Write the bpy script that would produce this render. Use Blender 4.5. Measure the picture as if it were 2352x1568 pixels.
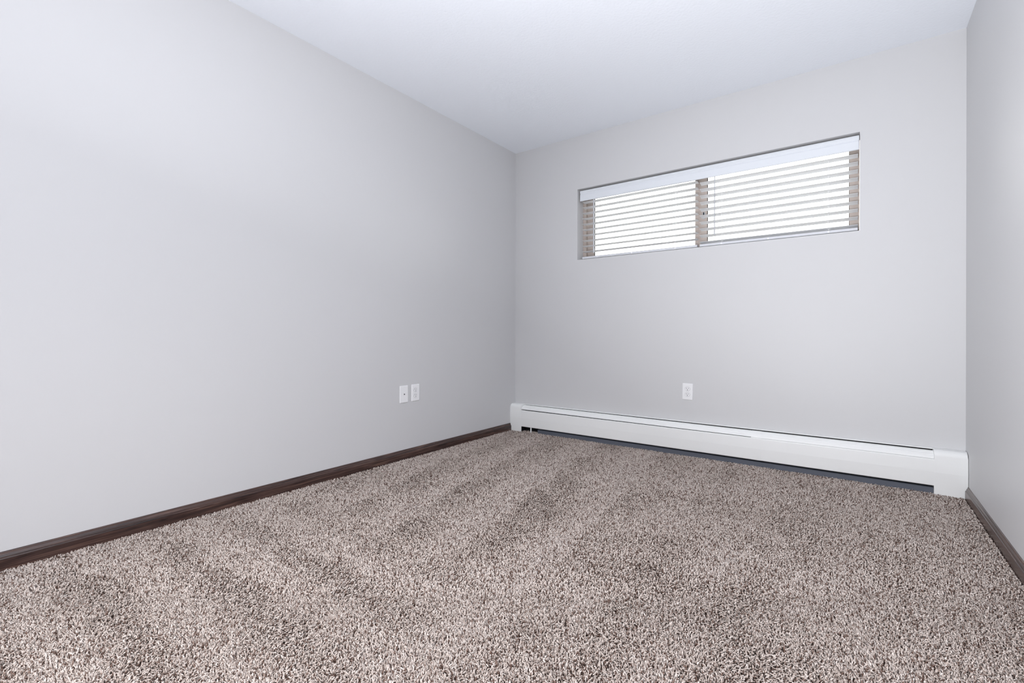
import bpy, bmesh, math, random
import numpy as np
from mathutils import Matrix, Vector

for o in list(bpy.data.objects):
    bpy.data.objects.remove(o, do_unlink=True)
SC = bpy.context.scene
COL = SC.collection

# ------------------------------------------------------------------ camera
CAM = Vector((2.4374, -3.3754, 0.8311))
YAW, ROLL = -0.63257, 0.0019
F_PX = 1073.565
fwd = Vector((math.sin(YAW), math.cos(YAW), 0.0))
right0 = fwd.cross(Vector((0, 0, 1))).normalized()
up0 = right0.cross(fwd)
right = right0 * math.cos(ROLL) + up0 * math.sin(ROLL)
up = -right0 * math.sin(ROLL) + up0 * math.cos(ROLL)
cd = bpy.data.cameras.new('camera')
cd.sensor_width = 36.0
cd.lens = F_PX / 2352.0 * 36.0
cd.shift_y = -15.9 / 2352.0
cd.clip_start = 0.02
cam = bpy.data.objects.new('camera', cd)
cam.matrix_world = Matrix(((right.x, up.x, -fwd.x, CAM.x), (right.y, up.y, -fwd.y, CAM.y),
                           (right.z, up.z, -fwd.z, CAM.z), (0, 0, 0, 1)))
COL.objects.link(cam)
SC.camera = cam

# ------------------------------------------------------------------ world, exposure
w = bpy.data.worlds.new('overcast_sky')
SC.world = w
w.use_nodes = True
bg = w.node_tree.nodes['Background']
bg.inputs['Color'].default_value = (1.0, 0.985, 0.965, 1)
bg.inputs['Strength'].default_value = 4.5
SC.view_settings.view_transform = 'Standard'
SC.view_settings.look = 'None'
SC.view_settings.gamma = 1.0
SC.view_settings.use_curve_mapping = False
SC.view_settings.exposure = 0.09
# the photographer's flash beside the tripod bounced off the ceiling, and an added fill light far behind the camera
def area_light(name, loc, aim, size, power, color, spread=150):
    l = bpy.data.lights.new(name, 'AREA')
    l.shape = 'DISK'
    l.size = size
    l.energy = power
    l.color = color
    o = bpy.data.objects.new(name, l)
    o.location = loc
    o.rotation_euler = Vector(aim).to_track_quat('-Z', 'Y').to_euler()
    l.spread = math.radians(spread)
    COL.objects.link(o)
    return o
area_light('bounce_flash', (2.0, -3.6, 0.4), (0.5, 0.2, 0.85), 0.5, 107.0, (0.945, 0.955, 1.0), 175)
area_light('fill_light', (1.0, -4.4, 1.4), (0.45, 0.6, -0.6), 1.2, 26.0, (1.0, 0.985, 0.975), 130)  # added fill light that lifts the lower walls and the right side

# ------------------------------------------------------------------ sizes
W, H = 2.9073, 2.44          # room width, ceiling height (z = 0 is the top of the carpet pile)
YB = -5.9                    # rear wall
FZ = -0.012                  # carpet backing
WX0, WX1, WZ0, WZ1 = 0.6193, 2.4602, 1.4358, 2.0103   # window opening
WT = 0.15                    # depth of the window wall

# ------------------------------------------------------------------ materials
def srgb(r, g, b):
    f = lambda c: (c / 255.0 / 12.92) if c / 255.0 <= 0.04045 else ((c / 255.0 + 0.055) / 1.055) ** 2.4
    return (f(r), f(g), f(b), 1.0)

def mat(name, rgb, rough=0.5, spec=0.5, metallic=0.0, bump=None, vary=None):
    m = bpy.data.materials.new(name)
    m.use_nodes = True
    nt = m.node_tree
    b = nt.nodes['Principled BSDF']
    col = srgb(*rgb)
    b.inputs['Base Color'].default_value = col
    b.inputs['Roughness'].default_value = rough
    b.inputs['Specular IOR Level'].default_value = spec
    b.inputs['Metallic'].default_value = metallic
    tc = nt.nodes.new('ShaderNodeTexCoord')
    if vary:
        n = nt.nodes.new('ShaderNodeTexNoise')
        n.inputs['Scale'].default_value = vary[0]
        n.inputs['Detail'].default_value = 3
        nt.links.new(tc.outputs['Object'], n.inputs['Vector'])
        mx = nt.nodes.new('ShaderNodeMix')
        mx.data_type = 'RGBA'
        a = tuple(c * (1 - vary[1]) for c in col[:3]) + (1,)
        c2 = tuple(min(1, c * (1 + vary[1])) for c in col[:3]) + (1,)
        mx.inputs[6].default_value = a
        mx.inputs[7].default_value = c2
        nt.links.new(n.outputs['Fac'], mx.inputs[0])
        nt.links.new(mx.outputs[2], b.inputs['Base Color'])
    if bump:
        n = nt.nodes.new('ShaderNodeTexNoise')
        n.inputs['Scale'].default_value = bump[0]
        n.inputs['Detail'].default_value = bump[3] if len(bump) > 3 else 2
        nt.links.new(tc.outputs['Object'], n.inputs['Vector'])
        bp = nt.nodes.new('ShaderNodeBump')
        bp.inputs['Strength'].default_value = bump[1]
        bp.inputs['Distance'].default_value = bump[2]
        nt.links.new(n.outputs['Fac'], bp.inputs['Height'])
        nt.links.new(bp.outputs['Normal'], b.inputs['Normal'])
    return m

M = {}
M['wall'] = mat('eggshell_wall_paint', (209, 209, 210), 0.44, 0.42, bump=(260, 0.06, 0.001), vary=(1.3, 0.006))
M['ceiling'] = mat('textured_ceiling_paint', (242, 246, 252), 0.9, 0.2, bump=(70, 0.35, 0.004, 4))
M['white_paint'] = mat('white_enamel', (242, 243, 242), 0.35, 0.5, vary=(5, 0.01))
M['white_plastic'] = mat('white_plastic', (242, 242, 243), 0.35, 0.5, vary=(30, 0.01))
M['slat'] = mat('white_slat_vinyl', (236, 237, 238), 0.45, 0.5, vary=(12, 0.012))
M['wand'] = mat('pale_grey_wand_plastic', (196, 198, 202), 0.25, 0.5, vary=(20, 0.02))
M['rail'] = mat('shaded_rail_vinyl', (214, 215, 219), 0.45, 0.4, vary=(12, 0.01))  # slat vinyl greyed to paint in the shade of the recess
M['valance'] = mat('white_valance_vinyl', (228, 232, 237), 0.4, 0.5, vary=(12, 0.01))
M['frame'] = mat('taupe_window_vinyl', (188, 176, 168), 0.5, 0.4, vary=(15, 0.02))
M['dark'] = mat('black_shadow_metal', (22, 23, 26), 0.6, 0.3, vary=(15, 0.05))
M['base_plate'] = mat('blue_grey_steel', (92, 97, 108), 0.5, 0.4, vary=(14, 0.06))
M['slot'] = mat('dark_socket_slot', (40, 40, 44), 0.6, 0.2, vary=(50, 0.05))
M['metal'] = mat('zinc_metal', (150, 150, 152), 0.35, 0.5, metallic=0.9, vary=(40, 0.05))
M['ground'] = mat('dark_soil', (92, 90, 86), 0.9, 0.2, bump=(40, 0.3, 0.01), vary=(3, 0.08))
M['backing'] = mat('carpet_backing', (92, 78, 72), 1.0, 0.05, vary=(90, 0.2))

# dark stained wood, grain running along Y
def wood_mat():
    m = bpy.data.materials.new('dark_walnut_wood')
    m.use_nodes = True
    nt = m.node_tree
    b = nt.nodes['Principled BSDF']
    tc = nt.nodes.new('ShaderNodeTexCoord')
    mp = nt.nodes.new('ShaderNodeMapping')
    mp.inputs['Scale'].default_value = (75, 2.4, 75)
    nt.links.new(tc.outputs['Object'], mp.inputs['Vector'])
    n = nt.nodes.new('ShaderNodeTexNoise')
    n.inputs['Scale'].default_value = 1.6
    n.inputs['Detail'].default_value = 6
    n.inputs['Roughness'].default_value = 0.62
    n.inputs['Distortion'].default_value = 0.8
    nt.links.new(mp.outputs['Vector'], n.inputs['Vector'])
    r = nt.nodes.new('ShaderNodeValToRGB')
    e = r.color_ramp.elements
    e[0].position = 0.34; e[0].color = srgb(36, 25, 24)
    e[1].position = 0.66; e[1].color = srgb(100, 76, 67)
    k = r.color_ramp.elements.new(0.5); k.color = srgb(66, 48, 44)
    nt.links.new(n.outputs['Fac'], r.inputs['Fac'])
    nt.links.new(r.outputs['Color'], b.inputs['Base Color'])
    b.inputs['Roughness'].default_value = 0.26
    b.inputs['Specular IOR Level'].default_value = 0.5
    return m
M['wood'] = wood_mat()

def pile_mat():
    m = bpy.data.materials.new('twisted_carpet_yarn')
    m.use_nodes = True
    nt = m.node_tree
    b = nt.nodes['Principled BSDF']
    at = nt.nodes.new('ShaderNodeAttribute')
    at.attribute_name = 'yarn'
    r = nt.nodes.new('ShaderNodeValToRGB')
    e = r.color_ramp.elements
    e[0].position = 0.0; e[0].color = srgb(106, 84, 75)
    e[1].position = 1.0; e[1].color = srgb(236, 226, 219)
    for p, c in ((0.14, (136, 114, 104)), (0.3, (192, 177, 168)), (0.7, (220, 207, 199))):
        k = r.color_ramp.elements.new(p); k.color = srgb(*c)
    nt.links.new(at.outputs['Fac'], r.inputs['Fac'])
    nt.links.new(r.outputs['Color'], b.inputs['Base Color'])
    b.inputs['Roughness'].default_value = 0.95
    b.inputs['Specular IOR Level'].default_value = 0.1
    return m
M['pile'] = pile_mat()

def glass_mat():
    m = bpy.data.materials.new('window_glass')
    m.use_nodes = True
    nt = m.node_tree
    nt.nodes.remove(nt.nodes['Principled BSDF'])
    out = nt.nodes['Material Output']
    t = nt.nodes.new('ShaderNodeBsdfTransparent')
    t.inputs['Color'].default_value = (0.96, 0.97, 0.965, 1)
    g = nt.nodes.new('ShaderNodeBsdfGlossy')
    g.inputs['Roughness'].default_value = 0.02
    fr = nt.nodes.new('ShaderNodeFresnel')
    fr.inputs['IOR'].default_value = 1.45
    mx = nt.nodes.new('ShaderNodeMixShader')
    nt.links.new(fr.outputs[0], mx.inputs[0])
    nt.links.new(t.outputs[0], mx.inputs[1])
    nt.links.new(g.outputs[0], mx.inputs[2])
    nt.links.new(mx.outputs[0], out.inputs['Surface'])
    return m
M['glass'] = glass_mat()

# ------------------------------------------------------------------ mesh helpers
def new_obj(name, bm, m, parent=None, smooth=False, loc=None):
    me = bpy.data.meshes.new(name)
    bmesh.ops.recalc_face_normals(bm, faces=bm.faces[:])
    bm.to_mesh(me)
    bm.free()
    if smooth:
        for p in me.polygons:
            p.use_smooth = True
    me.materials.append(M[m] if isinstance(m, str) else m)
    o = bpy.data.objects.new(name, me)
    COL.objects.link(o)
    if parent is not None:
        o.parent = parent
    if loc:
        o.location = loc
    return o

def box(bm, x0, x1, y0, y1, z0, z1, bevel=0.0, seg=2):
    v = [bm.verts.new((x, y, z)) for x in (x0, x1) for y in (y0, y1) for z in (z0, z1)]
    q = [(0, 1, 3, 2), (4, 6, 7, 5), (0, 4, 5, 1), (2, 3, 7, 6), (0, 2, 6, 4), (1, 5, 7, 3)]
    fs = [bm.faces.new([v[i] for i in f]) for f in q]
    if bevel:
        es = list({e for f in fs for e in f.edges})
        bmesh.ops.bevel(bm, geom=es, offset=bevel, segments=seg, profile=0.5, affect='EDGES')

def bx(*a, **k):
    bm = bmesh.new()
    box(bm, *a, **k)
    return bm

def extrude(bm, prof, a, b, place, bevel_ends=0):
    """prof: closed list of 2-D points; place(p, q, t) -> xyz; extruded from t=a to t=b."""
    A = [bm.verts.new(place(p, q, a)) for p, q in prof]
    B = [bm.verts.new(place(p, q, b)) for p, q in prof]
    n = len(prof)
    for i in range(n):
        bm.faces.new((A[i], A[(i + 1) % n], B[(i + 1) % n], B[i]))
    bm.faces.new(A)
    bm.faces.new(B[::-1])

def ex(prof, a, b, place):
    bm = bmesh.new()
    extrude(bm, prof, a, b, place)
    return bm

def cyl(bm, p0, p1, r, n=12, r1=None):
    p0, p1 = Vector(p0), Vector(p1)
    d = (p1 - p0).normalized()
    u = d.cross(Vector((0, 0, 1)) if abs(d.z) < 0.9 else Vector((1, 0, 0))).normalized()
    v = d.cross(u)
    r1 = r if r1 is None else r1
    A = [bm.verts.new(p0 + (u * math.cos(t) + v * math.sin(t)) * r) for t in [2 * math.pi * i / n for i in range(n)]]
    B = [bm.verts.new(p1 + (u * math.cos(t) + v * math.sin(t)) * r1) for t in [2 * math.pi * i / n for i in range(n)]]
    for i in range(n):
        bm.faces.new((A[i], A[(i + 1) % n], B[(i + 1) % n], B[i]))
    bm.faces.new(A[::-1])
    bm.faces.new(B)

def plate_holes(bm, us, vs, holes, t0, t1, place):
    """solid plate on the grid us x vs, cells in holes (i, j) left open, thickness t0..t1."""
    V = {}
    def vert(i, j, k):
        if (i, j, k) not in V:
            V[(i, j, k)] = bm.verts.new(place(us[i], vs[j], (t0, t1)[k]))
        return V[(i, j, k)]
    solid = lambda i, j: 0 <= i < len(us) - 1 and 0 <= j < len(vs) - 1 and (i, j) not in holes
    for i in range(len(us) - 1):
        for j in range(len(vs) - 1):
            if not solid(i, j):
                continue
            for k in (0, 1):
                bm.faces.new([vert(i, j, k), vert(i + 1, j, k), vert(i + 1, j + 1, k), vert(i, j + 1, k)])
            for di, dj, e in ((-1, 0, ((i, j), (i, j + 1))), (1, 0, ((i + 1, j), (i + 1, j + 1))),
                              (0, -1, ((i, j), (i + 1, j))), (0, 1, ((i, j + 1), (i + 1, j + 1)))):
                if not solid(i + di, j + dj):
                    (a, b), (c, d) = e
                    bm.faces.new([vert(a, b, 0), vert(c, d, 0), vert(c, d, 1), vert(a, b, 1)])

def empty(name, loc=(0, 0, 0), rot=(0, 0, 0)):
    o = bpy.data.objects.new(name, None)
    o.empty_display_size = 0.05
    COL.objects.link(o)
    o.location = loc
    o.rotation_euler = rot
    return o

def tag(o, label, cat, group=None, kind=None):
    o['label'] = label
    o['category'] = cat
    if group:
        o['group'] = group
    if kind:
        o['kind'] = kind
    return o

def struct(o, label, cat):
    o['kind'] = 'structure'
    return tag(o, label, cat)

def copy_tree(o, parent=None):
    c = o.copy()
    COL.objects.link(c)
    c.parent = parent
    for ch in list(o.children):
        copy_tree(ch, c)
    return c

# ------------------------------------------------------------------ room shell
T = 0.12
struct(new_obj('floor', bx(-T, W + T, YB - T, WT, FZ - 0.1, FZ), 'backing'), 'carpet backing that covers the whole floor', 'floor')
struct(new_obj('ceiling', bx(-T, W + T, YB - T, WT, H, H + T), 'ceiling'), 'white lightly textured ceiling', 'ceiling')
struct(new_obj('wall_left', bx(-T, 0, YB, 0, FZ, H), 'wall'), 'long pale grey wall on the left with two cover plates', 'wall')
struct(new_obj('wall_right', bx(W, W + T, YB, 0, FZ, H), 'wall'), 'narrow strip of pale grey wall on the right', 'wall')
struct(new_obj('wall_rear', bx(-T, W + T, YB - T, YB, FZ, H), 'wall'), 'pale grey wall behind the camera', 'wall')
bm = bmesh.new()
plate_holes(bm, [-T, WX0, WX1, W + T], [FZ, WZ0, WZ1, H], {(1, 1)}, 0.0, WT, lambda u, v, t: (u, t, v))
struct(new_obj('wall_back', bm, 'wall'), 'pale grey wall with the wide high window and the heater', 'wall')
struct(new_obj('ground', bx(-12, 15, WT + 0.02, 25, -0.4, -0.3), 'ground'), 'dark ground outside the window', 'ground')

# dark wood baseboards: profile (distance from wall, height)
BP = [(0, FZ), (0.0135, FZ), (0.0135, 0.0335), (0.0128, 0.0365), (0.0100, 0.0385), (0.0098, 0.0405), (0.0088, 0.0440),
      (0.0066, 0.0480), (0.0052, 0.0505), (0.0050, 0.0530), (0.0040, 0.0555), (0.0020, 0.0570), (0, 0.0572)]
lw = lambda p, q, t: (p, t, q)
rw = lambda p, q, t: (W - p, t, q)
bl = struct(empty('baseboard_left', (0, 0, 0)), 'dark brown wooden baseboard along the left wall', 'baseboard')
new_obj('board', ex(BP, -0.0775, -0.9675, lw), 'wood', bl)
new_obj('board', ex([(p * 1.03, q + (0.0008 if q > 0 else 0)) for p, q in BP], -0.9683, -3.40, lw), 'wood', bl)
new_obj('board', ex(BP, -3.4006, YB, lw), 'wood', bl)
br = struct(empty('baseboard_right', (W, 0, 0)), 'dark brown wooden baseboard along the right wall', 'baseboard')
b0 = new_obj('board', ex(BP, -0.0775, -2.6, lambda p, q, t: (-p, t, q)), 'wood', br)
new_obj('board', ex(BP, -2.6006, YB, lambda p, q, t: (-p, t, q)), 'wood', br)
bb = struct(empty('baseboard_rear', (0, YB, 0)), 'dark brown wooden baseboard behind the camera', 'baseboard')
new_obj('board', ex(BP, 0.014, W - 0.014, lambda p, q, t: (t, p, q)), 'wood', bb)

# ------------------------------------------------------------------ window: taupe slider
FY0, FY1 = 0.098, 0.148
win = struct(empty('window_1', ((WX0 + WX1) / 2, FY0, WZ0)), 'wide low two-pane sliding window with taupe frame', 'window')
OX, OY, OZ = win.location
def wbox(name, x0, x1, y0, y1, z0, z1, m='frame', parent=win, bevel=0.002):
    ox, oy, oz = (OX, OY, OZ)
    return new_obj(name, bx(x0 - ox, x1 - ox, y0 - oy, y1 - oy, z0 - oz, z1 - oz, bevel=bevel), m, parent)
bm = bmesh.new()
plate_holes(bm, [WX0 + 0.001 - OX, 0.650 - OX, 2.437 - OX, WX1 - 0.001 - OX], [0.001, 0.022, WZ1 - WZ0 - 0.03, WZ1 - WZ0 - 0.001],
            {(1, 1)}, 0.0, FY1 - FY0, lambda u, v, t: (u, t, v))
new_obj('window_frame', bm, 'frame', win)
def sash(x0, x1, sl, sr, y0, y1, label):
    s = bmesh.new()
    z0, z1 = 0.0205, WZ1 - WZ0 - 0.0285
    plate_holes(s, [x0 - OX, x0 + sl - OX, x1 - sr - OX, x1 - OX], [z0, z0 + 0.012, z1 - 0.03, z1], {(1, 1)}, y0 - OY, y1 - OY,
                lambda u, v, t: (u, t, v))
    so = new_obj('sash', s, 'frame', win)
    so['label'] = label
    ym = (y0 + y1) / 2
    new_obj('pane', bx(x0 + sl - 0.004 - OX, x1 - sr + 0.004 - OX, ym - 0.002 - OY, ym + 0.002 - OY, z0 + 0.008, z1 - 0.026), 'glass', so)
    # dark glazing gasket round the pane
    g = bmesh.new()
    plate_holes(g, [x0 + sl - 0.0005 - OX, x0 + sl + 0.0025 - OX, x1 - sr - 0.0025 - OX, x1 - sr + 0.0005 - OX],
                [z0 + 0.0115, z0 + 0.0135, z1 - 0.032, z1 - 0.0295], {(1, 1)}, ym - 0.006 - OY, ym + 0.006 - OY, lambda u, v, t: (u, t, v))
    new_obj('gasket', g, 'slot', so)
    return so
sash(0.6485, 1.566, 0.059, 0.056, 0.124, 0.144, 'taupe sash behind the left blind')
sr_ = sash(1.556, 2.4390, 0.040, 0.0285, 0.101, 0.121, 'taupe sash behind the right blind')
lt = wbox('latch', 1.566, 1.584, 0.092, 0.1012, 1.652, 1.70, 'wand', win, 0.003)
new_obj('latch_lever', bx(1.571 - OX, 1.579 - OX, 0.0885 - OY, 0.0925 - OY, 0.236, 0.262, bevel=0.002), 'slot', lt)

gap_light_strip = struct(new_obj('gap_light_1', bx(WX0 + 0.0005, WX1 - 0.0005, 0.0005, FY0 - 0.0005, WZ0, WZ0 + 0.0018, bevel=0.0005), 'white_paint'), 'thin white strip standing in for the line of light under the blinds', 'light strip')  # white strip painted in for daylight leaking under the bottom rails

# ------------------------------------------------------------------ blinds
def make_blind(name, x0, x1, ztop, dz, tilt, holes_x, wand_x, wand_r, wand_z0, wand_m, label):
    rt = empty(name, ((x0 + x1) / 2, 0.0625, WZ0 + 0.004))
    tag(rt, label, 'window blind', 'white slatted blinds in the window')
    ox, oy, oz = rt.location
    D, th = 0.050, 0.0030
    # slat: crowned plate with cord holes
    us = [x0 - ox]
    hi = set()
    for hx in holes_x:
        us += [hx - 0.0075 - ox, hx + 0.0075 - ox]
    us.append(x1 - ox)
    vs = [-D / 2, -D / 2 + 0.002, -0.012, -0.0028, 0.0028, 0.012, D / 2 - 0.002, D / 2]
    for k in range(len(holes_x)):
        hi.add((1 + 2 * k, 3))
    bm = bmesh.new()
    def pl(u, v, t):
        crown = 0.0016 * (1 - (2 * v / D) ** 2)
        e = 0.35 if abs(v) > D / 2 - 1e-6 else 1.0
        return (u, v, t * e + crown)
    plate_holes(bm, us, vs, hi, -th / 2, th / 2, pl)
    first = None
    for k in range(10):
        if first is None:
            o = first = new_obj('slat', bm, 'slat', rt)
        else:
            o = first.copy()
            COL.objects.link(o)
            o.parent = rt
        # front edge sits at z = ztop - k*dz
        zf = ztop - k * dz
        o.location = (0, 0, zf - D / 2 * math.sin(tilt) - oz)
        o.rotation_euler = (-tilt + random.uniform(-0.006, 0.006), 0, 0)
    # head rail, hidden mostly behind the valance
    new_obj('head_rail', bx(x0 - ox, x1 - ox, -0.0245, 0.026, 1.945 - oz, 1.996 - oz, bevel=0.002), 'white_plastic', rt)
    # bottom rail with plugs
    rl = new_obj('bottom_rail', bx(x0 - ox, x1 - ox, -0.025, 0.025, 0.0075, 0.0250, bevel=0.003), 'rail', rt)
    for hx in list(holes_x) + [(holes_x[0] + holes_x[1]) / 2 - 0.02]:
        b = bmesh.new()
        cyl(b, (hx - ox, 0.0, 0.0042), (hx - ox, 0.0, 0.0075), 0.0065, 12, 0.0085)
        new_obj('plug', b, 'white_plastic', rl)
        b = bmesh.new()
        box(b, hx - 0.005 - ox, hx + 0.005 - ox, -0.0275, -0.0245, 0.010, 0.020, bevel=0.001)
        new_obj('cord_clip', b, 'white_plastic', rl)
    # ladder cords, front, back and centre lift cord
    for hx in holes_x:
        b = bmesh.new()
        for yy in (-0.0262, 0.0262):
            cyl(b, (hx - ox, yy, 0.018), (hx - ox, yy, 1.95 - oz), 0.0005, 5)
        cyl(b, (hx - ox, 0, 0.022), (hx - ox, 0, 1.95 - oz), 0.0008, 5)
        for k in range(10):
            z = ztop - k * dz - D / 2 * math.sin(tilt) - oz - 0.003
            dzv = math.sin(tilt) * 0.026
            cyl(b, (hx + 0.004 - ox, -0.0262, z + dzv), (hx + 0.004 - ox, 0.0262, z - dzv), 0.0005, 4)
        new_obj('ladder_cord', b, 'white_plastic', rt)
    # tilt wand
    b = bmesh.new()
    cyl(b, (wand_x - ox, -0.0280, wand_z0 + 0.035 - oz), (wand_x - ox, -0.0280, 1.95 - oz), wand_r, 6)
    wd = new_obj('tilt_wand', b, wand_m, rt)
    b = bmesh.new()
    cyl(b, (wand_x - ox, -0.0280, wand_z0 - oz), (wand_x - ox, -0.0280, wand_z0 + 0.0352 - oz), wand_r * 1.0, 6, wand_r * 1.25)
    new_obj('wand_grip', b, wand_m, wd)
    return rt
random.seed(4)
make_blind('window_blind', 0.6430, 1.5440, 1.9105, 0.04480, math.radians(3.5), (0.778, 1.392), 0.748, 0.0050, 1.487, 'wand',
           'white slatted blind covering the left half of the window')
make_blind('window_blind', 1.5600, 2.4520, 1.8960, 0.04610, math.radians(10), (1.7035, 2.3085), 1.660, 0.0036, 1.515, 'wand',
           'white slatted blind covering the right half of the window')

# one moulded valance in front of both head rails
VP = [(0.004, 0.0), (0.0, 0.003), (0.0, 0.048), (0.001, 0.052), (0.0035, 0.056), (0.0035, 0.062), (0.0015, 0.064), (0.0, 0.067), (0.0, 0.078),
      (0.002, 0.0845), (0.0062, 0.0845), (0.0062, 0.0)]
va = new_obj('valance', ex(VP, -0.9125, 0.9125, lambda p, q, t: (t, p, q)), 'valance', loc=(1.5445, 0.0222, 1.9155))
tag(va, 'long white moulded valance across the top of the window', 'valance')

# ------------------------------------------------------------------ baseboard heater
HX = W / 2
ht = empty('baseboard_heater', (HX, 0, 0))
tag(ht, 'long white hydronic baseboard heater under the window', 'heater')
hp = lambda p, q, t: (t - HX, -p, q)      # (distance from wall, height, x)
def arc(cx, cz, r, a0, a1, n):
    return [(cx + r * math.cos(math.radians(a0 + (a1 - a0) * i / n)), cz + r * math.sin(math.radians(a0 + (a1 - a0) * i / n))) for i in range(n + 1)]
# back plate with top lip
new_obj('back_panel', ex([(0.0003, 0.004), (0.0003, 0.226), (0.003, 0.2275), (0.0165, 0.2255), (0.0165, 0.2215), (0.003, 0.2225), (0.003, 0.004)],
                         0.10, 2.80, hp), 'white_paint', ht)
# end caps: shell with rounded front shoulder
def cap(x0, x1, side):
    pr = [(0.0005, FZ + 0.004), (0.0005, 0.2285), (0.046, 0.2285)] + arc(0.046, 0.1965, 0.032, 80, 5, 7) + \
         [(0.0795, 0.150), (0.0798, 0.112), (0.0765, 0.060), (0.0745, FZ + 0.004)]
    c = bmesh.new()
    extrude(c, pr, x0, x1, hp)
    outer = [e for e in c.edges if all(abs(v.co.x + HX - (x0 if side < 0 else x1)) < 1e-6 for v in e.verts)]
    bmesh.ops.bevel(c, geom=outer, offset=0.004, segments=3, profile=0.5, affect='EDGES')
    return new_obj('end_cap', c, 'white_paint', ht)
cap(0.0016, 0.1175, -1)
cap(2.7760, W - 0.0016, 1)
# front panels: slightly bowed sheet, folded at top and bottom
FP = [(0.058, 0.1775), (0.0735, 0.1800), (0.0765, 0.1780), (0.0772, 0.1740), (0.0785, 0.1120), (0.0755, 0.0425), (0.0740, 0.0400), (0.0600, 0.0400),
      (0.0600, 0.0412), (0.0732, 0.0412), (0.0742, 0.0430), (0.0770, 0.1120), (0.0757, 0.1740), (0.0735, 0.1785), (0.058, 0.1763)]
for i, (a, b) in enumerate(((0.1165, 1.9085), (1.9605, 2.7770))):
    new_obj('front_panel', ex(FP, a, b, hp), 'white_paint', ht)
# splice cover over the joint
sp = [(p + (0.0016 if p > 0.07 else 0), q + (0.0012 if q > 0.17 else 0)) for p, q in FP]
new_obj('splice_cover', ex(sp, 1.9070, 1.9620, hp), 'white_paint', ht)
# damper vanes: curved with two rolled ridges
def damper(gap):
    top = [(0.0215, 0.2150), (0.0260, 0.2165), (0.0330, 0.2160), (0.0430, 0.2115), (0.0455, 0.2130), (0.0485, 0.2122), (0.0500, 0.2085),
           (0.0560, 0.2050), (0.0585, 0.2058), (0.0612, 0.2040), (0.0622, 0.2005), (0.0685, 0.1935), (0.0722, 0.1830 + gap)]
    bot = [(p - 0.0012, q - 0.0016) for p, q in top[::-1]]
    return top + bot
new_obj('damper', ex(damper(0.0010), 0.1180, 1.9072, lambda p, q, t: (t - HX, -p + 0.0048 * max(0, (1.2 - t) / 1.08), q + 0.0030 * (1.9 - t) / 1.78)), 'white_paint', ht)
new_obj('damper', ex(damper(-0.0012), 1.9618, 2.7756, hp), 'white_paint', ht)
new_obj('damper_splice', ex([(p + 0.0008, q + 0.001) for p, q in damper(-0.0018)], 1.9060, 1.9630, hp), 'white_paint', ht)
# heating element (pipe and fins, in the dark), base plate and small hardware
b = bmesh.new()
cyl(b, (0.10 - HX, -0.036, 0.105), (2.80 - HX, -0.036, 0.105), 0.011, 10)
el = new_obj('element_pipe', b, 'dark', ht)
b = bmesh.new()
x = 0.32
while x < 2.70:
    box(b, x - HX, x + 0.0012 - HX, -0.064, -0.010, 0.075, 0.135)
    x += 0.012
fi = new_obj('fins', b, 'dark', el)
fi['kind'] = 'stuff'
new_obj('base_plate', ex([(0.0060, FZ + 0.003), (0.056, FZ + 0.003), (0.056, 0.0245), (0.050, 0.0265), (0.0060, 0.0265)], 0.275, 2.7755, hp), 'base_plate', ht)
new_obj('inner_shade', bx(0.118 - HX, 2.7755 - HX, -0.0056, -0.0034, FZ + 0.001, 0.2205), 'dark', ht)  # black sheet standing in for the shade inside the heater
new_obj('side_shade', bx(0.1178 - HX, 0.1190 - HX, -0.070, -0.0060, FZ + 0.001, 0.170), 'dark', ht)  # black sheet painting the shade at the left end of the gap
new_obj('bracket', bx(0.206 - HX, 0.216 - HX, -0.066, -0.058, FZ + 0.002, 0.040, bevel=0.001), 'white_paint', ht)
for sx, sz in ((0.470, 0.003), (1.62, 0.004)):
    b = bmesh.new()
    cyl(b, (sx - HX, -0.0558, sz), (sx - HX, -0.0585, sz), 0.0035, 10, 0.0022)
    new_obj('screw', b, 'metal', ht)
for a, c in ((2.02, 2.085), (2.58, 2.66)):
    new_obj('plate_tab', bx(a - HX, c - HX, -0.0572, -0.0562, FZ + 0.004, 0.0235), 'base_plate', ht)

# ------------------------------------------------------------------ wall plates
def rrect(w, h, r, n=4):
    pts = []
    for cx, cy, a in ((w - r, h - r, 0), (-w + r, h - r, 90), (-w + r, -h + r, 180), (w - r, -h + r, 270)):
        pts += arc(cx, cy, r, a, a + 90, n)
    return pts
def plate_mesh():
    # local frame: x across, z up, -y out of the wall
    bm = bmesh.new()
    rings = [(0.0350, 0.0572, 0.0), (0.0350, 0.0572, 0.0020), (0.0338, 0.0560, 0.0042), (0.0310, 0.0532, 0.0052)]
    R = []
    for w_, h_, d in rings:
        R.append([bm.verts.new((p, -d, q)) for p, q in rrect(w_, h_, 0.004)])
    n = len(R[0])
    for a, b in zip(R, R[1:]):
        for i in range(n):
            bm.faces.new((a[i], a[(i + 1) % n], b[(i + 1) % n], b[i]))
    bm.faces.new(R[-1])
    bm.faces.new(R[0][::-1])
    return bm
def disc(prof, d0, d1, cx=0, cz=0):
    return ex(prof, d0, d1, lambda p, q, t: (p + cx, -t, q + cz))
def circle(r, n=14):
    return [(r * math.cos(2 * math.pi * i / n), r * math.sin(2 * math.pi * i / n)) for i in range(n)]
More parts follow.
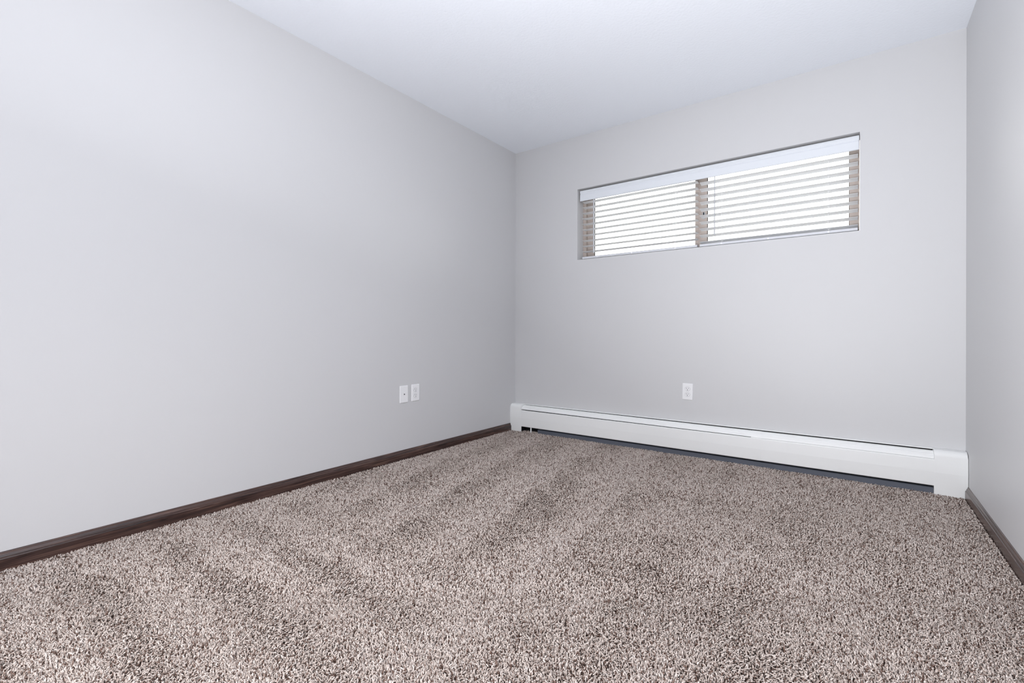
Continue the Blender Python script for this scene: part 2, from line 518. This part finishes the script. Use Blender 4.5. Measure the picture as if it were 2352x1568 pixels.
def make_outlet(loc, rz, roll, label):
    r = empty('wall_outlet', loc, (0, roll, rz))
    tag(r, label, 'wall outlet', 'white duplex outlets on the walls')
    new_obj('cover_plate', plate_mesh(), 'white_plastic', r)
    for s in (1, -1):
        cz = 0.0195 * s
        face = [(max(-0.0170, min(0.0170, 0.0175 * c)), 0.0142 * sn) for c, sn in
                [(math.cos(2 * math.pi * i / 28), math.sin(2 * math.pi * i / 28)) for i in range(28)]]
        fo = new_obj('receptacle', disc(face, 0.0045, 0.0068, 0, cz), 'white_plastic', r)
        g = disc([(p * 1.06, q * 1.07) for p, q in face], 0.0045, 0.00545, 0, cz)
        go = new_obj('receptacle_gap', g, 'metal', fo)
        for sx, hh in ((-0.0064, 0.0042), (0.0064, 0.0036)):
            new_obj('slot', disc(rrect(0.0012, hh, 0.0004, 2), 0.0060, 0.00695, sx, cz + 0.0038), 'slot', fo)
        new_obj('ground_hole', disc(circle(0.0028), 0.0060, 0.00697, 0, cz - 0.0072), 'slot', fo)
    new_obj('screw', disc(circle(0.0028), 0.0045, 0.0062), 'white_plastic', r)
    return r
make_outlet((1.4924, 0, 0.4333), 0, 0.020, 'white duplex outlet low on the wall under the window')
make_outlet((0, -1.1757, 0.4313), math.pi / 2, 0, 'white duplex outlet on the left wall, right of the cable plate')
cx = empty('coax_plate', (0, -1.2770, 0.4300), (0, 0, math.pi / 2))
tag(cx, 'white cable wall plate with one small dark connector in its middle', 'wall plate')
new_obj('cover_plate', plate_mesh(), 'white_plastic', cx)
cn = new_obj('connector', disc(circle(0.0048, 6), 0.0045, 0.0075), 'metal', cx)
new_obj('connector_barrel', disc(circle(0.0038), 0.0070, 0.0095), 'metal', cn)
new_obj('connector_hole', disc(circle(0.0030), 0.0092, 0.0097), 'slot', cn)
for s in (1, -1):
    new_obj('screw', disc(circle(0.0026), 0.0045, 0.0060, 0, 0.0418 * s), 'white_plastic', cx)

# ------------------------------------------------------------------ carpet pile: real yarn ends
rng = np.random.default_rng(11)
def tufts(s, lev, y0, y1, lo, hi, x0=0.016, x1=W - 0.016):
    """jittered grid of spacing s inside the room, kept where camera depth is in [lo, hi)"""
    gx, gy = np.meshgrid(np.arange(x0, x1, s), np.arange(y0, y1, s * 0.92))
    gx = gx + (np.arange(gx.shape[0]) % 2)[:, None] * s * 0.5
    P = np.stack([gx.ravel(), gy.ravel()], 1)
    P += rng.uniform(-0.42, 0.42, P.shape) * s
    P[:, 0] = np.clip(P[:, 0], x0, x1)
    f = np.array([fwd.x, fwd.y]); r = np.array([right0.x, right0.y])
    d = (P - np.array([CAM.x, CAM.y])) @ f
    sd = (P - np.array([CAM.x, CAM.y])) @ r
    keep = (d >= lo) & (d < hi) & (np.abs(sd) < 1.10 * np.maximum(d, 0) + 0.32) & (P[:, 1] < -0.006)
    P = P[keep]
    return np.concatenate([P, np.full((len(P), 1), s), np.full((len(P), 1), lev)], 1)
pts = np.concatenate([tufts(0.0048, 0, -3.9, 0, 0.85, 1.5), tufts(0.0056, 1, -3.9, 0, 1.5, 2.3), tufts(0.0065, 1, -3.9, 0, 2.3, 9.0)])

def vnoise(x, y, sc, seed):
    g = np.random.default_rng(seed).uniform(-1, 1, (64, 64))
    u, v = x * sc + 31.7, y * sc + 47.3
    i, j = np.floor(u).astype(int), np.floor(v).astype(int)
    a, c = u - i, v - j
    a, c = a * a * (3 - 2 * a), c * c * (3 - 2 * c)
    G = lambda p, q: g[p % 64, q % 64]
    return (G(i, j) * (1 - a) + G(i + 1, j) * a) * (1 - c) + (G(i, j + 1) * (1 - a) + G(i + 1, j + 1) * a) * c

def build_pile(pts):
    n = len(pts)
    x, y, s, lev = pts.T
    # vacuum strokes: long ones towards the window wall, short ones across at the left front
    wob = 0.035 * vnoise(x, y, 1.6, 1) + 0.016 * vnoise(x, y, 9, 9) + rng.normal(0, 0.010, n)
    av = x + wob + (0.10 + 0.13 * np.clip(1.57 - x, -0.77, 1.0)) * (y + 2.05)
    edges = np.array([-0.60, -0.23, 0.13, 0.49, 0.85, 1.21, 1.575, 1.85, 2.13, 2.50, 2.80, 3.2])
    iv = np.clip(np.searchsorted(edges, av) - 1, 0, len(edges) - 2)
    fr = (av - edges[iv]) / (edges[iv + 1] - edges[iv])
    saw = np.where(fr < 0.88, (fr / 0.88) ** 2.0, (1 - fr) / 0.12)
    power = np.array([0.6, 0.6, 0.8, 0.95, 1.0, 1.15, 0.4, 0.45, 0.4, 0.35, 0.35])[iv]
    st_y = power * (1.05 * saw - 0.52) - 0.08
    wy = y + wob + 0.03 * x
    fx = np.mod((wy + 2.30) / 0.135 * 0.5, 1.0)
    st_x = np.sin(2 * np.pi * fx + 1.3) * 0.50 - 0.15
    sg = lambda v: 1 / (1 + np.exp(-v))
    fade = 0.45 + 0.55 * sg((y + 2.12 + 0.05 * vnoise(x, y, 6, 8)) / 0.05)
    mix = sg((-y - 2.19 + 0.05 * vnoise(x, y, 6, 8)) / 0.04) * sg((1.42 - x) / 0.07)
    st_y = st_y * fade - 0.1 + 0.28 * vnoise(x, y, 3.5, 5) + 0.25 * vnoise(x, y, 11, 15)
    st_x = st_x + 0.28 * vnoise(x, y, 3.5, 6) + 0.25 * vnoise(x, y, 11, 16)
    amp = 1.1
    ang = rng.uniform(0, 2 * np.pi, n)
    mag = np.abs(rng.normal(0.55, 0.30, n))
    lx = (-mix * st_x - (1 - mix) * 0.6 * st_y) * amp + mag * np.cos(ang)
    ly = (1 - mix) * st_y * amp + mag * np.sin(ang)
    hgt = 0.0122 * (1 + 0.10 * vnoise(x, y, 40, 7)) + rng.normal(0, 0.0012, n)
    ln = np.sqrt(lx ** 2 + ly ** 2)
    k = np.minimum(1, 1.75 / np.maximum(ln, 1e-6))
    lx, ly = lx * k, ly * k
    ln = ln * k
    # keep yarn off the wall boards
    rad = s * 0.45 * rng.uniform(0.8, 1.2, n)
    lx = np.where((x < 0.03) & (lx < 0), -lx * 0.3, lx)
    lx = np.where((x > W - 0.03) & (lx > 0), -lx * 0.3, lx)
    tw0 = rng.uniform(0, 2 * np.pi, n)
    tw1 = tw0 + rng.uniform(0.3, 1.0, n)
    tw2 = tw1 + rng.uniform(0.3, 1.0, n)
    # spine: root, shoulder, blunt curled tip (the yarn bends over and curls sideways)
    curl = rng.normal(0, 0.0016, (n, 2))
    zb = np.full(n, FZ - 0.0005)
    zm = FZ + hgt * (0.70 - 0.10 * np.minimum(ln, 1.6))
    zt = FZ + hgt * (1.0 - 0.20 * np.minimum(ln, 1.6))
    mx, my = x + lx * 0.0058, y + ly * 0.0058
    tx, ty = x + lx * 0.0108 + curl[:, 0], y + ly * 0.0108 + curl[:, 1]
    third = 2 * np.pi / 3
    def ring(q, cx_, cy_, cz_, rr, tw, i, wave=0.0, tilt=0.0):
        t = tw[q] + i * third
        z = cz_[q] + wave * np.cos(t * 2 + tw0[q])
        z = z - tilt * rr[q] * (np.cos(t) * lx[q] + np.sin(t) * ly[q]) / np.maximum(ln[q], 0.3)
        return np.stack([cx_[q] + rr[q] * np.cos(t), cy_[q] + rr[q] * np.sin(t), z], 1)
    side = lambda a, b: [[a, a + 1, b + 1], [a, b + 1, b], [a + 1, a + 2, b + 2], [a + 1, b + 2, b + 1], [a + 2, a, b], [a + 2, b, b + 2]]
    tip = lambda a, t: [[a, a + 1, t], [a + 1, a + 2, t], [a + 2, a, t]]
    Vs, Fs, Cs, base, ntri = [], [], [], 0, 0
    col = np.clip(rng.beta(2.2, 1.7, n), 0, 1)
    col = np.where(rng.random(n) < 0.12, rng.uniform(0, 0.14, n), col)
    for level in (0, 1):          # nearest yarn ends have most facets
        q = np.nonzero(lev == level)[0]
        rows = [ring(q, x, y, zb, rad * 0.7, tw0, i) for i in range(3)]
        rows += [ring(q, mx, my, zm, rad, tw1, i, 0.0010) for i in range(3)]
        if level == 0:
            rows += [ring(q, tx, ty, zt, rad * 0.55, tw2, i, 0.0, 0.45) for i in range(3)]
            tri = side(0, 3) + side(3, 6) + [[6, 7, 8]]
        else:
            rows.append(np.stack([tx[q], ty[q], zt[q]], 1))
            tri = side(0, 3) + tip(3, 6)
        nv = len(rows)
        Vs.append(np.stack(rows, 1).reshape(-1, 3))
        Fs.append((np.array(tri)[None] + (base + np.arange(len(q)) * nv)[:, None, None]).reshape(-1))
        Cs.append(np.repeat(col[q], nv))
        base += nv * len(q)
        ntri += len(tri) * len(q)
    V, F, C_ = np.concatenate(Vs), np.concatenate(Fs), np.concatenate(Cs)
    me = bpy.data.meshes.new('carpet_pile')
    me.vertices.add(base)
    me.vertices.foreach_set('co', V.reshape(-1).astype(np.float32))
    nf = ntri
    me.loops.add(nf * 3)
    me.loops.foreach_set('vertex_index', F.astype(np.int32))
    me.polygons.add(nf)
    me.polygons.foreach_set('loop_start', np.arange(0, nf * 3, 3, dtype=np.int32))
    me.polygons.foreach_set('loop_total', np.full(nf, 3, dtype=np.int32))
    me.polygons.foreach_set('use_smooth', np.ones(nf, dtype=bool))
    at = me.attributes.new('yarn', 'FLOAT', 'POINT')
    at.data.foreach_set('value', C_.astype(np.float32))
    me.update()
    me.validate()
    me.materials.append(M['pile'])
    o = bpy.data.objects.new('carpet', me)
    COL.objects.link(o)
    tag(o, 'speckled beige-brown twisted-pile carpet with vacuum strokes', 'carpet', kind='stuff')
    print('tufts', n, 'tris', nf)
    return o
build_pile(pts)
